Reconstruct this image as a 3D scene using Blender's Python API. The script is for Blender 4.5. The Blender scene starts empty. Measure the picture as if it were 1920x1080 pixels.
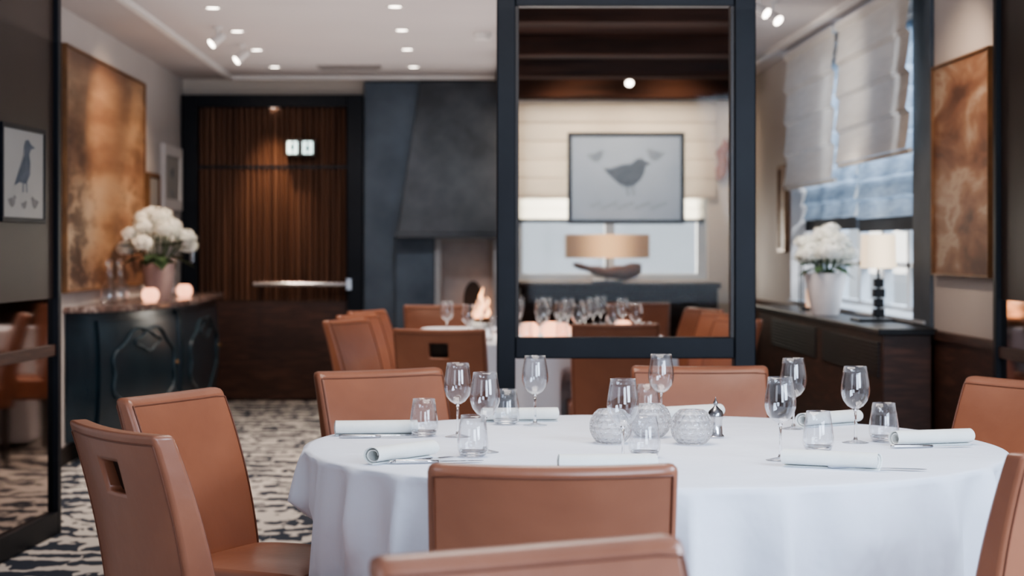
import bpy, math, random
from mathutils import Vector, Matrix
random.seed(7)
S=bpy.context.scene
COL=S.collection
# ------------------------------------------------------------------ materials
def nodes(name):
    m=bpy.data.materials.new(name); m.use_nodes=True
    nt=m.node_tree; nt.nodes.clear()
    out=nt.nodes.new('ShaderNodeOutputMaterial')
    return m,nt,out
def coords(nt,stretch=(1,1,1)):
    tc=nt.nodes.new('ShaderNodeTexCoord'); mp=nt.nodes.new('ShaderNodeMapping')
    mp.inputs['Scale'].default_value=stretch
    nt.links.new(tc.outputs['Object'],mp.inputs['Vector'])
    return mp.outputs['Vector']
def noise(nt,vec,scale,detail=4,rough=.55,dist=0):
    n=nt.nodes.new('ShaderNodeTexNoise'); n.inputs['Scale'].default_value=scale
    n.inputs['Detail'].default_value=detail; n.inputs['Roughness'].default_value=rough
    n.inputs['Distortion'].default_value=dist
    nt.links.new(vec,n.inputs['Vector']); return n.outputs['Fac']
def ramp(nt,fac,stops,interp='LINEAR'):
    r=nt.nodes.new('ShaderNodeValToRGB'); r.color_ramp.interpolation=interp
    e=r.color_ramp.elements
    while len(e)<len(stops): e.new(.5)
    for i,(p,c) in enumerate(stops):
        e[i].position=p; e[i].color=(c[0],c[1],c[2],1)
    nt.links.new(fac,r.inputs['Fac']); return r.outputs['Color']
def math_(nt,op,a,b):
    n=nt.nodes.new('ShaderNodeMath'); n.operation=op
    for i,x in enumerate((a,b)):
        if isinstance(x,(int,float)): n.inputs[i].default_value=x
        else: nt.links.new(x,n.inputs[i])
    return n.outputs[0]
def M(name,c1,c2=None,scale=6,rough=.5,metal=0,bump=0,bscale=None,stretch=(1,1,1),coat=0,trans=0,emis=None,estr=0,ior=1.45,stops=None,detail=4,sheen=0,dist=0,spec=.5,bdist=.01,clear=0):
    m,nt,out=nodes(name)
    b=nt.nodes.new('ShaderNodeBsdfPrincipled')
    v=coords(nt,stretch)
    c2=c2 or tuple(x*.85 for x in c1)
    f=noise(nt,v,scale,detail,dist=dist)
    col=ramp(nt,f,stops or [(.35,c1),(.65,c2)])
    nt.links.new(col,b.inputs['Base Color'])
    b.inputs['Roughness'].default_value=rough; b.inputs['Metallic'].default_value=metal
    b.inputs['Coat Weight'].default_value=coat; b.inputs['Coat Roughness'].default_value=.22 if coat else .03
    b.inputs['Transmission Weight'].default_value=trans
    b.inputs['IOR'].default_value=ior; b.inputs['Specular IOR Level'].default_value=spec
    b.inputs['Sheen Weight'].default_value=sheen
    if emis: 
        b.inputs['Emission Color'].default_value=(*emis,1); b.inputs['Emission Strength'].default_value=estr
    if bump:
        f2=noise(nt,v,bscale or scale*6,4)
        bp=nt.nodes.new('ShaderNodeBump'); bp.inputs['Strength'].default_value=bump; bp.inputs['Distance'].default_value=bdist
        nt.links.new(f2,bp.inputs['Height']); nt.links.new(bp.outputs['Normal'],b.inputs['Normal'])
    if clear:
        t=nt.nodes.new('ShaderNodeBsdfTransparent'); mx=nt.nodes.new('ShaderNodeMixShader'); mx.inputs[0].default_value=clear
        nt.links.new(b.outputs[0],mx.inputs[1]); nt.links.new(t.outputs[0],mx.inputs[2]); nt.links.new(mx.outputs[0],out.inputs['Surface'])
    else: nt.links.new(b.outputs['BSDF'],out.inputs['Surface'])
    return m
def fabric(name,c,transl=.5,c2=None,scale=3):
    m,nt,out=nodes(name); v=coords(nt,(1,1,8))
    col=ramp(nt,noise(nt,v,scale),[(.3,c),(.7,c2 or tuple(x*.9 for x in c))])
    d=nt.nodes.new('ShaderNodeBsdfDiffuse'); t=nt.nodes.new('ShaderNodeBsdfTranslucent'); mx=nt.nodes.new('ShaderNodeMixShader')
    nt.links.new(col,d.inputs['Color']); nt.links.new(col,t.inputs['Color'])
    mx.inputs['Fac'].default_value=transl
    nt.links.new(d.outputs[0],mx.inputs[1]); nt.links.new(t.outputs[0],mx.inputs[2]); nt.links.new(mx.outputs[0],out.inputs['Surface'])
    return m
def thinglass(name,tint=(.97,.98,1),lo=.04,hi=.5,gl=(1,1,1),power=3.0):
    m,nt,out=nodes(name)
    t=nt.nodes.new('ShaderNodeBsdfTransparent'); g=nt.nodes.new('ShaderNodeBsdfGlossy'); g.inputs['Roughness'].default_value=.03
    g.inputs['Color'].default_value=(*gl,1)
    v=coords(nt); col=ramp(nt,noise(nt,v,4),[(.4,tint),(.6,tuple(x*.985 for x in tint))]); nt.links.new(col,t.inputs['Color'])
    lw=nt.nodes.new('ShaderNodeLayerWeight'); lw.inputs['Blend'].default_value=.5
    pw=math_(nt,'POWER',lw.outputs['Facing'],power)
    mr=nt.nodes.new('ShaderNodeMapRange'); mr.inputs['To Min'].default_value=lo; mr.inputs['To Max'].default_value=hi
    nt.links.new(pw,mr.inputs['Value'])
    mx=nt.nodes.new('ShaderNodeMixShader'); nt.links.new(mr.outputs[0],mx.inputs['Fac'])
    nt.links.new(t.outputs[0],mx.inputs[1]); nt.links.new(g.outputs[0],mx.inputs[2]); nt.links.new(mx.outputs[0],out.inputs['Surface'])
    return m

leather=M('leather_tan',(.325,.131,.073),(.212,.081,.046),scale=2.0,rough=.33,bump=.35,bscale=9,spec=.65,coat=.3,bdist=.006,dist=.6)
leather_seam=M('leather_seam',(.17,.065,.038),scale=20,rough=.5)
darkwood=M('dark_wood_leg',(.03,.018,.012),(.015,.01,.008),scale=8,stretch=(6,6,1),rough=.4)
linen=M('white_linen',(.80,.84,.92),(.76,.80,.89),scale=2,rough=.85,bump=.5,bscale=4,sheen=.1,bdist=.03)
napkinm=M('napkin_cotton',(.80,.82,.79),(.76,.78,.75),scale=20,rough=.9,bump=.15,bscale=200)
glassm=thinglass('clear_glass',(.965,.972,.985),.055,.9,power=2.6)
panelglass=thinglass('panel_glass',(.98,.98,.975),.003,.2,power=4)
crystal=M('cut_crystal',(1,1,1),(.96,.97,1),rough=.02,trans=1,ior=1.5,scale=8)
crystal_b=M('hobnail_crystal',(1,1,1),(.96,.97,1),rough=.01,trans=.88,ior=1.5,scale=30,clear=.12,spec=1)
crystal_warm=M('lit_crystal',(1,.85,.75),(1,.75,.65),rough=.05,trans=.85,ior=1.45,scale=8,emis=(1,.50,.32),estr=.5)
silver=M('polished_silver',(.70,.70,.71),(.52,.52,.54),rough=.16,metal=1,scale=12)
oldsilver=M('dark_silver',(.42,.42,.43),(.22,.22,.23),rough=.2,metal=1,scale=30)
blackframe=M('black_lacquer',(.006,.008,.013),(.009,.012,.018),rough=.45,scale=5,spec=.3)
walnut=M('walnut_panel',(.10,.045,.028),(.035,.015,.010),scale=3,stretch=(1,1,9),rough=.42,stops=[(.3,(.125,.060,.041)),(.5,(.056,.028,.020)),(.7,(.105,.050,.034))])
walnut_v=M('walnut_fluted',(.085,.035,.020),(.035,.015,.010),scale=1.6,stretch=(14,14,.10),rough=.45,stops=[(.38,(.22,.118,.076)),(.46,(.060,.031,.022)),(.53,(.18,.094,.061)),(.60,(.045,.024,.017)),(.66,(.15,.078,.052))])
beamwood=M('dark_beam_wood',(.055,.024,.016),(.022,.011,.008),scale=3,stretch=(.5,6,6),rough=.8,spec=.12)
shelfwood=M('matte_dark_walnut',(.035,.018,.013),(.02,.011,.009),scale=3,stretch=(1,1,9),rough=.85,spec=.12)
wallm=M('warm_plaster',(.58,.55,.53),(.55,.52,.50),scale=1.5,rough=.85,bump=.04,bscale=60)
wallcream=M('cream_plaster',(.68,.62,.55),(.64,.58,.51),scale=1.5,rough=.85,bump=.04,bscale=60)
ceilm=M('ceiling_paint',(.60,.565,.555),(.57,.535,.53),scale=1,rough=.8)
trimw=M('pale_trim',(.78,.76,.74),(.72,.70,.68),scale=2,rough=.6)
bluegray=M('blue_grey_plaster',(.075,.10,.13),(.05,.065,.085),scale=2.2,rough=.6,bump=.1,bscale=12,stops=[(.3,(.135,.17,.21)),(.7,(.068,.09,.12))])
hoodm=M('grey_concrete_hood',(.11,.12,.135),(.07,.078,.088),scale=2.4,rough=.6,bump=.1,bscale=20,stops=[(.32,(.125,.135,.15)),(.66,(.052,.058,.067))])
stone=M('fireplace_stone',(.44,.44,.44),(.32,.32,.325),scale=4,rough=.8)
fireinner=M('ash_grey_brick',(.44,.43,.43),(.28,.275,.28),scale=2.4,rough=.9)
soot=M('soot_black',(.03,.028,.028),(.05,.045,.045),rough=.95)
flame=M('flame',(1,.5,.2),(1,.6,.3),emis=(1,.50,.25),estr=3)
commodem=M('blue_black_lacquer',(.008,.020,.032),(.015,.033,.048),rough=.28,scale=3,coat=.3)
commode_gold=M('worn_moulding',(.04,.07,.092),(.02,.04,.056),rough=.3,scale=20)
brass=M('aged_brass',(.45,.28,.12),(.3,.18,.08),rough=.3,metal=1)
marble=M('brown_marble',(.30,.17,.13),(.12,.07,.06),scale=5,rough=.15,dist=1.5,stops=[(.3,(.33,.22,.19)),(.5,(.13,.09,.08)),(.6,(.42,.34,.31)),(.75,(.2,.13,.11))])
whitecer=M('white_ceramic',(.80,.76,.76),(.74,.71,.71),rough=.3)
pinkcer=M('blush_vase',(.50,.38,.36),(.44,.33,.31),rough=.35)
petal=M('white_petal',(.95,.94,.89),(.84,.86,.77),rough=.7,scale=14)
leafm=M('green_leaf',(.07,.13,.06),(.04,.075,.04),rough=.5)
wframe=M('window_frame_paint',(.50,.55,.60),(.45,.50,.55),rough=.4)
shade_cream=fabric('cream_blind',(.78,.70,.61),.30)
shade_cool=fabric('grey_cream_blind',(.80,.765,.71),.24)
shade_lit=fabric('sheer_cream_blind',(.84,.80,.70),.7)
shade_blue=fabric('sheer_blue_blind',(.34,.41,.49),.42,c2=(.22,.28,.35),scale=5)
darkband=M('charcoal_fabric',(.04,.048,.06),(.03,.037,.047),rough=.8)
def glowshade(name,base,em,k,halfw,lo):
    m,nt,out=nodes(name); b=nt.nodes.new('ShaderNodeBsdfPrincipled'); b.inputs['Roughness'].default_value=.8
    v=coords(nt,(1,1,4)); col=ramp(nt,noise(nt,v,20),[(.3,base),(.7,tuple(x*.9 for x in base))]); nt.links.new(col,b.inputs['Base Color'])
    b.inputs['Emission Color'].default_value=(*em,1)
    tc=nt.nodes.new('ShaderNodeTexCoord'); sx=nt.nodes.new('ShaderNodeSeparateXYZ'); nt.links.new(tc.outputs['Object'],sx.inputs[0])
    ax=math_(nt,'ABSOLUTE',sx.outputs[0],0)
    mr=nt.nodes.new('ShaderNodeMapRange'); mr.interpolation_type='SMOOTHSTEP'; mr.inputs['From Min'].default_value=0; mr.inputs['From Max'].default_value=halfw
    mr.inputs['To Min'].default_value=k; mr.inputs['To Max'].default_value=lo
    nt.links.new(ax,mr.inputs['Value']); nt.links.new(mr.outputs[0],b.inputs['Emission Strength']); nt.links.new(b.outputs[0],out.inputs[0]); return m
lampshade=glowshade('lampshade_linen',(.30,.19,.11),(1,.55,.24),1.0,.30,.10)
lampshade_b=glowshade('lampshade_glow',(.80,.66,.50),(1,.80,.55),1.5,.12,.7)
driftwood=M('driftwood',(.26,.14,.075),(.09,.045,.027),scale=8,stretch=(2,8,8),rough=.6,bump=.3)
blackmetal=M('black_metal',(.012,.013,.015),(.02,.02,.022),rough=.35,metal=.3)
goldframe=M('gilt_frame',(.25,.13,.06),(.15,.08,.04),rough=.4,metal=.3)
emit_spot=M('spot_lens',(1,.95,.9),(1,.95,.88),emis=(1,.9,.78),estr=9)
mirrorm=M('bronze_mirror',(.36,.29,.26),(.34,.27,.245),metal=1,rough=.05,scale=1)
dark_refl=M('dark_reflection_panel',(.050,.033,.026),(.030,.021,.018),metal=.0,rough=.42,scale=.8,spec=.35)  # flat dark brown in place of the mirror's dim reflections
paper=M('print_paper',(.42,.50,.60),(.36,.44,.55),scale=2,rough=.5,stops=[(.3,(.40,.51,.68)),(.7,(.30,.40,.55))])
paper2=M('cream_paper',(.42,.42,.40),(.38,.38,.36),scale=2,rough=.5)
ink=M('blue_ink',(.04,.065,.10),(.09,.12,.17),scale=25,rough=.5)
inkpale=M('pale_ink',(.16,.22,.31),(.22,.29,.39),scale=25,rough=.5)
signm=M('sign_light',(.8,.95,.95),(.8,.95,.9),emis=(.75,1,.97),estr=1.8)
signink=M('sign_pictogram',(.01,.10,.12),(.01,.08,.10),rough=.5)
ventm=M('vent_grey',(.30,.28,.27),(.25,.23,.22),rough=.6)
wax=M('candle_wax',(.9,.82,.7),(.85,.78,.66),emis=(1,.5,.25),estr=.5)
paint_l,nt,out=nodes('landscape_painting')
v=coords(nt,(.15,1,1)); b=nt.nodes.new('ShaderNodeBsdfPrincipled'); b.inputs['Roughness'].default_value=.5
c=ramp(nt,noise(nt,v,1.9,8,.55,.0),[(.36,(.13,.065,.043)),(.46,(.27,.145,.085)),(.54,(.42,.26,.155)),(.66,(.48,.36,.25))])
v2=coords(nt,(.35,1,1)); c2=ramp(nt,noise(nt,v2,3.6,12,.8,.0),[(.45,(.16,.11,.09)),(.53,(1,1,1))])
mx=nt.nodes.new('ShaderNodeMix'); mx.data_type='RGBA'; mx.blend_type='MULTIPLY'
sx=nt.nodes.new('ShaderNodeSeparateXYZ'); tc=nt.nodes.new('ShaderNodeTexCoord'); nt.links.new(tc.outputs['Object'],sx.inputs[0])
fx=math_(nt,'ABSOLUTE',sx.outputs[0],0); fz=math_(nt,'MULTIPLY',sx.outputs[2],-.7)
ff=math_(nt,'ADD',math_(nt,'MULTIPLY',fx,.65),fz); cl=nt.nodes.new('ShaderNodeClamp'); nt.links.new(ff,cl.inputs[0])
nt.links.new(cl.outputs[0],mx.inputs[0])
nt.links.new(c,mx.inputs[6]); nt.links.new(c2,mx.inputs[7]); nt.links.new(mx.outputs[2],b.inputs['Base Color']); nt.links.new(b.outputs[0],out.inputs[0])
paint_r,nt,out=nodes('abstract_painting')
v=coords(nt,(.30,1,.9)); b=nt.nodes.new('ShaderNodeBsdfPrincipled'); b.inputs['Roughness'].default_value=.5
c=ramp(nt,noise(nt,v,4.6,5,.55,.4),[(.36,(.09,.042,.027)),(.46,(.19,.092,.053)),(.53,(.27,.155,.095)),(.60,(.40,.31,.235)),(.68,(.24,.13,.08))])
nt.links.new(c,b.inputs['Base Color']); nt.links.new(b.outputs[0],out.inputs[0])
carpet,nt,out=nodes('patterned_carpet')
b=nt.nodes.new('ShaderNodeBsdfPrincipled'); b.inputs['Roughness'].default_value=.95
v=coords(nt,(1,1,1))
wv=nt.nodes.new('ShaderNodeTexWave'); wv.wave_type='BANDS'; wv.bands_direction='Y'; wv.inputs['Scale'].default_value=1.3
wv.inputs['Distortion'].default_value=6.0; wv.inputs['Detail'].default_value=2; wv.inputs['Detail Scale'].default_value=2.2
nt.links.new(v,wv.inputs['Vector'])
v2=coords(nt,(10.5,5.8,1)); nf=noise(nt,v2,1.1,1.5,.5,1.0)
f=math_(nt,'ADD',math_(nt,'MULTIPLY',wv.outputs['Fac'],.30),math_(nt,'MULTIPLY',nf,1.25))
c=ramp(nt,f,[(.745,(.020,.032,.055)),(.77,(.57,.55,.52))])
nt.links.new(c,b.inputs['Base Color']); nt.links.new(b.outputs[0],out.inputs[0])

# ------------------------------------------------------------------ mesh helpers
class B:
    def __init__(s): s.v=[];s.f=[];s.m=[]
    def add(s,vs,fs,mi=0):
        o=len(s.v); s.v+=[tuple(x) for x in vs]; s.f+=[tuple(i+o for i in f) for f in fs]; s.m+=[mi]*len(fs); return s
    def box(s,x0,x1,y0,y1,z0,z1,mi=0):
        return s.add([(x0,y0,z0),(x1,y0,z0),(x1,y1,z0),(x0,y1,z0),(x0,y0,z1),(x1,y0,z1),(x1,y1,z1),(x0,y1,z1)],
              [(0,3,2,1),(4,5,6,7),(0,1,5,4),(1,2,6,5),(2,3,7,6),(3,0,4,7)],mi)
    def lathe(s,prof,seg=32,mi=0,cx=0,cy=0,cz=0,closed=False,rf=None):
        n=len(prof); vs=[]
        for i in range(seg):
            a=2*math.pi*i/seg
            for j,(r,z) in enumerate(prof):
                rr=r*(rf(a,j) if rf else 1)
                vs.append((cx+rr*math.cos(a),cy+rr*math.sin(a),cz+z))
        fs=[]
        for i in range(seg):
            k=(i+1)%seg
            for j in range(n-1 if not closed else n):
                l=(j+1)%n
                fs.append((i*n+j,k*n+j,k*n+l,i*n+l))
        s.add(vs,fs,mi)
        if not closed:
            o=len(s.v)-len(vs)
            for j,fl in ((0,True),(n-1,False)):
                if prof[j][0]>1e-5:
                    ids=[o+i*n+j for i in range(seg)]
                    s.f.append(tuple(reversed(ids)) if fl else tuple(ids)); s.m.append(mi)
        return s
    def tube(s,path,rad,seg=10,mi=0,loop=False):
        P=[Vector(p) for p in path]; n=len(P)
        R=rad if isinstance(rad,(list,tuple)) else [rad]*n
        vs=[]; up=Vector((0,0,1))
        prevx=None
        for i in range(n):
            if loop: t=(P[(i+1)%n]-P[i-1])
            else: t=P[min(i+1,n-1)]-P[max(i-1,0)]
            t.normalize()
            if prevx is None:
                ref=up if abs(t.z)<.9 else Vector((1,0,0)); x=t.cross(ref).normalized()
            else:
                x=(prevx-t*prevx.dot(t)).normalized()
            prevx=x; y=t.cross(x)
            for k in range(seg):
                a=2*math.pi*k/seg; vs.append(P[i]+R[i]*(x*math.cos(a)+y*math.sin(a)))
        fs=[]
        for i in range(n if loop else n-1):
            j=(i+1)%n
            for k in range(seg):
                l=(k+1)%seg; fs.append((i*seg+k,i*seg+l,j*seg+l,j*seg+k))
        if not loop:
            fs.append(tuple(reversed(range(seg)))); fs.append(tuple((n-1)*seg+k for k in range(seg)))
        return s.add(vs,fs,mi)
    def poly(s,pts,mi=0):
        return s.add(pts,[tuple(range(len(pts)))],mi)
    def obj(s,name,mats,parent=None,smooth=False,bevel=0,loc=None,label=None,cat=None,group=None,kind=None,rotz=0):
        me=bpy.data.meshes.new(name); me.from_pydata(s.v,[],s.f)
        mats=mats if isinstance(mats,(list,tuple)) else [mats]
        for m in mats: me.materials.append(m)
        for p,mi in zip(me.polygons,s.m): p.material_index=mi; p.use_smooth=bool(smooth)
        me.update()
        import bmesh
        bm=bmesh.new(); bm.from_mesh(me); bmesh.ops.recalc_face_normals(bm,faces=bm.faces); bm.to_mesh(me); bm.free()
        if smooth and smooth!='all':
            me.set_sharp_from_angle(angle=math.radians(40))
        o=bpy.data.objects.new(name,me); COL.objects.link(o)
        if bevel:
            bv=o.modifiers.new('bevel','BEVEL'); bv.width=bevel; bv.segments=3; bv.limit_method='ANGLE'; bv.angle_limit=math.radians(50)
        if parent: o.parent=parent
        if loc: o.location=loc
        o.rotation_euler=(0,0,rotz)
        tag(o,label,cat,group,kind)
        return o
def tag(o,label=None,cat=None,group=None,kind=None):
    if label:o['label']=label
    if cat:o['category']=cat
    if group:o['group']=group
    if kind:o['kind']=kind
def empty(name,loc=(0,0,0),label=None,cat=None,group=None,rotz=0,kind=None):
    e=bpy.data.objects.new(name,None); e.empty_display_size=.1; COL.objects.link(e); e.location=loc; e.rotation_euler=(0,0,rotz)
    tag(e,label,cat,group,kind); return e
def dup(o,loc,rotz=0,label=None,parent=None,group=None):
    c=o.copy(); COL.objects.link(c)
    if parent: c.parent=parent
    else:
        c.location=loc; c.rotation_euler=(0,0,rotz)
        if label:c['label']=label
        if group:c['group']=group
    for ch in o.children: dup(ch,None,parent=c)
    return c
def structure(b,name,mat,label,**k): return b.obj(name,mat,label=label,kind='structure',**k)

# ------------------------------------------------------------------ room shell
YB=15.6; XL=-2.32; XR=2.36; ZC=2.64; Y0=-1.0
structure(B().box(-3,3.2,Y0,16.2,-.1,0),'floor',carpet,'cream carpet with wavy rows of dark blue dashes')
structure(B().box(XL-.1,XR+.3,Y0,YB+.1,ZC,ZC+.1),'ceiling',ceilm,'pale painted ceiling with recessed spotlights')
structure(B().box(XL-.1,XL,Y0,YB+.1,0,ZC),'wall_left',wallm,'warm grey plaster wall')
structure(B().box(XL-.1,.5,Y0-.1,Y0,0,ZC).box(2.3,XR+.3,Y0-.1,Y0,0,ZC).box(.5,2.3,Y0-.1,Y0,0,.7).box(.5,2.3,Y0-.1,Y0,2.45,ZC),'wall_light_block',wallm,'unseen plaster wall with wide opening, added to shape the daylight')  # unseen wall added to block flat frontal light and direct the daylight
b=B()
wx0,wx1,wz0,wz1=.40,2.0,.99,2.42
b.box(XL,wx0,YB,YB+.15,0,ZC).box(wx1,XR,YB,YB+.15,0,ZC).box(wx0,wx1,YB,YB+.15,0,wz0).box(wx0,wx1,YB,YB+.15,wz1,ZC)
structure(b,'wall_back',wallcream,'cream plaster end wall with window opening')
b=B(); ry0,ry1,rz0,rz1=9.62,13.7,.86,2.56
b.box(XR,XR+.3,Y0,ry0,0,ZC).box(XR,XR+.3,ry1,YB+.1,0,ZC).box(XR,XR+.3,ry0,ry1,0,rz0).box(XR,XR+.3,ry0,ry1,rz1,ZC)
structure(b,'wall_right',wallm,'warm grey plaster wall with deep window recess')
# windows
def window(name,axis,a0,a1,z0,z1,pos,n,zm,label):
    b=B()
    def bx(p0,p1,q0,q1):
        if axis=='x': b.box(p0,p1,pos-.03,pos+.03,q0,q1)
        else: b.box(pos-.03,pos+.03,p0,p1,q0,q1)
    bx(a0,a1,z0,z0+.05); bx(a0,a1,z1-.07,z1)
    for i in range(n+1):
        p=a0+(a1-a0)*i/n; w=.04 
        p=min(max(p,a0+w),a1-w); bx(p-w,p+w,z0+.05,z1-.07)
    for zz in zm: bx(a0,a1,zz-.015,zz+.015)
    e=empty(name,(0,0,0),label,None); e['kind']='structure'
    b.obj('frame',wframe,parent=e)
    g=B()
    if axis=='x': g.box(a0+.03,a1-.03,pos-.004,pos+.004,z0+.03,z1-.03)
    else: g.box(pos-.004,pos+.004,a0+.03,a1-.03,z0+.03,z1-.03)
    g.obj('pane',panelglass,parent=e)
    return e
window('window_1','y',ry0,ry1,rz0,rz1,XR+.24,6,[1.15,1.72],'white painted window behind roman blinds')
window('window_2','x',wx0,wx1,wz0,wz1,YB+.10,2,[1.75],'white painted window in end wall')
# trims
structure(B().box(-1.91,-1.87,Y0,YB-.25,ZC-.03,ZC).box(-1.87,2.13,YB-.3,YB-.25,ZC-.03,ZC),'trim_1',trimw,'pale ceiling moulding strip')
structure(B().box(2.13,2.17,Y0,YB-.25,ZC-.03,ZC),'trim_2',trimw,'pale ceiling moulding strip')
structure(B().box(XR-.03,XR-.002,5.0,9.5,.0,.80).box(XR-.045,XR-.002,5.0,9.5,.80,.84),'trim_3',walnut,'walnut wainscot panelling along wall')
structure(B().box(XR-.03,XR-.002,13.4,YB-.01,.0,.84),'trim_4',walnut,'walnut wainscot panelling')
structure(B().box(XL+.001,XL+.02,8.6,YB-.1,.0,.10),'baseboard_left',darkwood,'dark baseboard')
structure(B().box(XR-.02,XR-.002,ry0-.09,ry0+.28,.85,2.6),'trim_5',bluegray,'dark blue window jamb strip')
# timber soffit and beams
b=B(); z=2.60
tr=[(.25,9.2),(1.36,9.2),(2.26,15.3),(.25,15.3)]
b.add([(x,y,z) for x,y in tr]+[(x,y,ZC-.002) for x,y in tr],[(0,3,2,1),(4,5,6,7),(0,1,5,4),(1,2,6,5),(2,3,7,6),(3,0,4,7)])
structure(b,'trim_6',beamwood,'dark timber ceiling soffit')
for i,(y,zb) in enumerate([(10.6,2.50),(12.1,2.47),(13.6,2.47),(15.0,2.43)]):
    x1=1.36+(y-9.2)*.1475
    structure(B().box(.26,x1-.05,y-.12,y+.12,zb,2.60),'trim_%d'%(7+i),beamwood,'dark timber ceiling beam',bevel=.01)

# ------------------------------------------------------------------ back door
D=empty('door_1',(0,YB,0),'dark walnut fluted double door in black frame'); D['kind']='structure'
x0,x1=-2.31,-.83
B().box(x0,x0+.13,-.14,0,0,2.50).box(x1-.13,x1,-.14,0,0,2.50).box(x0+.13,x1-.13,-.14,0,2.40,2.50).obj('frame',blackframe,parent=D,bevel=.006)
b=B(); n=26; xa,xb=x0+.13,x1-.13
pts=[]
for i in range(n*6+1):
    x=xa+(xb-xa)*i/(n*6); ph=(i%6)/6
    pts.append((x,-.055-.032*abs(math.sin(math.pi*ph))))
def strip(b,pts,z0,z1):
    n=len(pts); b.add([(x,y,z0) for x,y in pts]+[(x,y,z1) for x,y in pts],[(i,i+1,n+i+1,n+i) for i in range(n-1)])
strip(b,pts,.82,1.90); strip(b,pts,1.925,2.40); b.box(xa,xb,-.05,-.01,.80,2.40)
b.obj('fluted_panel',walnut_v,parent=D)
B().box(xa,xb,-.07,-.01,.01,.81).obj('kick_panel',walnut,parent=D,bevel=.004)
B().box(xa,xb,-.085,-.05,1.90,1.925).obj('transom_rail',blackframe,parent=D)
b=B(); b.tube([(-1.72,-.17,.955),(-.95,-.17,.955)],.022).tube([(-1.66,-.17,.955),(-1.66,-.07,.955)],.02).box(-.96,-.92,-.19,-.06,.91,1.00)
b.obj('push_bar',silver,parent=D,smooth=True,label='brushed steel horizontal push bar')
B().box(-2.235,-2.205,-.17,-.13,1.13,1.29).obj('handle',silver,parent=D,bevel=.004)
# restroom sign
e=empty('restroom_sign',(-1.335,YB-.20,2.065),'small lit restroom sign with two white pictogram squares','sign')
B().box(-.12,.12,-.012,.10,-.065,.065).box(-.02,.02,.10,.125,-.02,.02).obj('housing',blackmetal,parent=e)
def disc(b,cx,cz,r,y,mi=0): b.poly([(cx+r*math.cos(a*math.pi/8),y,cz+r*math.sin(a*math.pi/8)) for a in range(16)],mi)
for cx,dress in ((-.062,False),(.062,True)):
    b=B().box(cx-.040,cx+.040,-.018,-.012,-.050,.050); b.obj('lit_face',signm,parent=e)
    b=B()
    disc(b,cx,.034,.011,-.0195)
    w0=(.006,.026) if dress else (.018,.014)
    b.poly([(cx-w0[0],-.0195,.021),(cx+w0[0],-.0195,.021),(cx+w0[1],-.0195,-.018),(cx+.009,-.0195,-.018),(cx+.009,-.0195,-.046),(cx+.002,-.0195,-.046),(cx+.002,-.0195,-.018),(cx-.002,-.0195,-.018),(cx-.002,-.0195,-.046),(cx-.009,-.0195,-.046),(cx-.009,-.0195,-.018),(cx-w0[1],-.0195,-.018)])
    b.obj('pictogram',signink,parent=e)

# ------------------------------------------------------------------ fireplace
F=empty('fireplace',(0,YB,0),'blue-grey plaster fireplace with tapering concrete hood','fireplace')
b=B()
def prism(b,p,z0,q,z1,mi=0):
    b.add([(x,y,z0) for x,y in p]+[(x,y,z1) for x,y in q],[(0,3,2,1),(4,5,6,7),(0,1,5,4),(1,2,6,5),(2,3,7,6),(3,0,4,7)],mi)
prism(b,[(-.82,-.22),(-.56,-.22),(-.56,0),(-.82,0)],0,[(-.82,-.12),(-.36,-.12),(-.36,0),(-.82,0)],2.61)
b.obj('side_column',bluegray,parent=F,bevel=.01)
b=B().box(-.56,-.24,-.30,0,0,1.37).box(.28,.35,-.30,0,0,1.37).box(-.24,.28,-.30,0,0,.60)
b.obj('surround_wall',bluegray,parent=F,bevel=.01)
b=B().box(-.24,-.19,-.33,-.02,.60,1.37).box(.23,.28,-.33,-.02,.60,1.37).box(-.19,.23,-.33,-.02,1.31,1.37).box(-.26,.30,-.36,-.02,.56,.60)
b.obj('stone_frame',stone,parent=F,bevel=.006)
B().box(-.19,.23,-.03,-.01,.60,1.31).obj('firebox',fireinner,parent=F)
disc_b=B(); disc_b.poly([(.07+.08*math.cos(a*math.pi/10),-.032,.82+.16*math.sin(a*math.pi/10)) for a in range(20)]); disc_b.obj('soot_mark',soot,parent=F)
b=B(); prism(b,[(-.54,-.46),(.35,-.46),(.35,0),(-.54,0)],1.37,[(-.36,-.20),(.30,-.20),(.30,0),(-.36,0)],2.61)
b.box(-.55,.355,-.47,0,1.33,1.37); b.obj('hood',hoodm,parent=F,bevel=.01)
e=empty('log_fire',(.12,YB-.2,.60),'small burning log fire inside fireplace','fire')
b=B()
for i,(x,y,a) in enumerate([(-.02,0,.2),(.0,.05,-.3),(0,-.05,.05)]):
    b.tube([(x-.1*math.cos(a),y-.1*math.sin(a),.03+.01*i),(x+.1*math.cos(a),y+.1*math.sin(a),.03+.02*i)],.025,8)
b.obj('log',driftwood,parent=e,smooth=True)
b=B()
for x,h,r in [(-.04,.14,.012),(.02,.28,.018),(.065,.2,.014),(-.01,.18,.012)]:
    b.tube([(x+.012*math.sin(k*1.7+x*40),0,.05+h*k/8) for k in range(9)],[r*math.sin(math.pi*min(1,(k+1.2)/9.3))**.8+.0008 for k in range(9)],8)
b.obj('flame',flame,parent=e,smooth='all')

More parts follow.
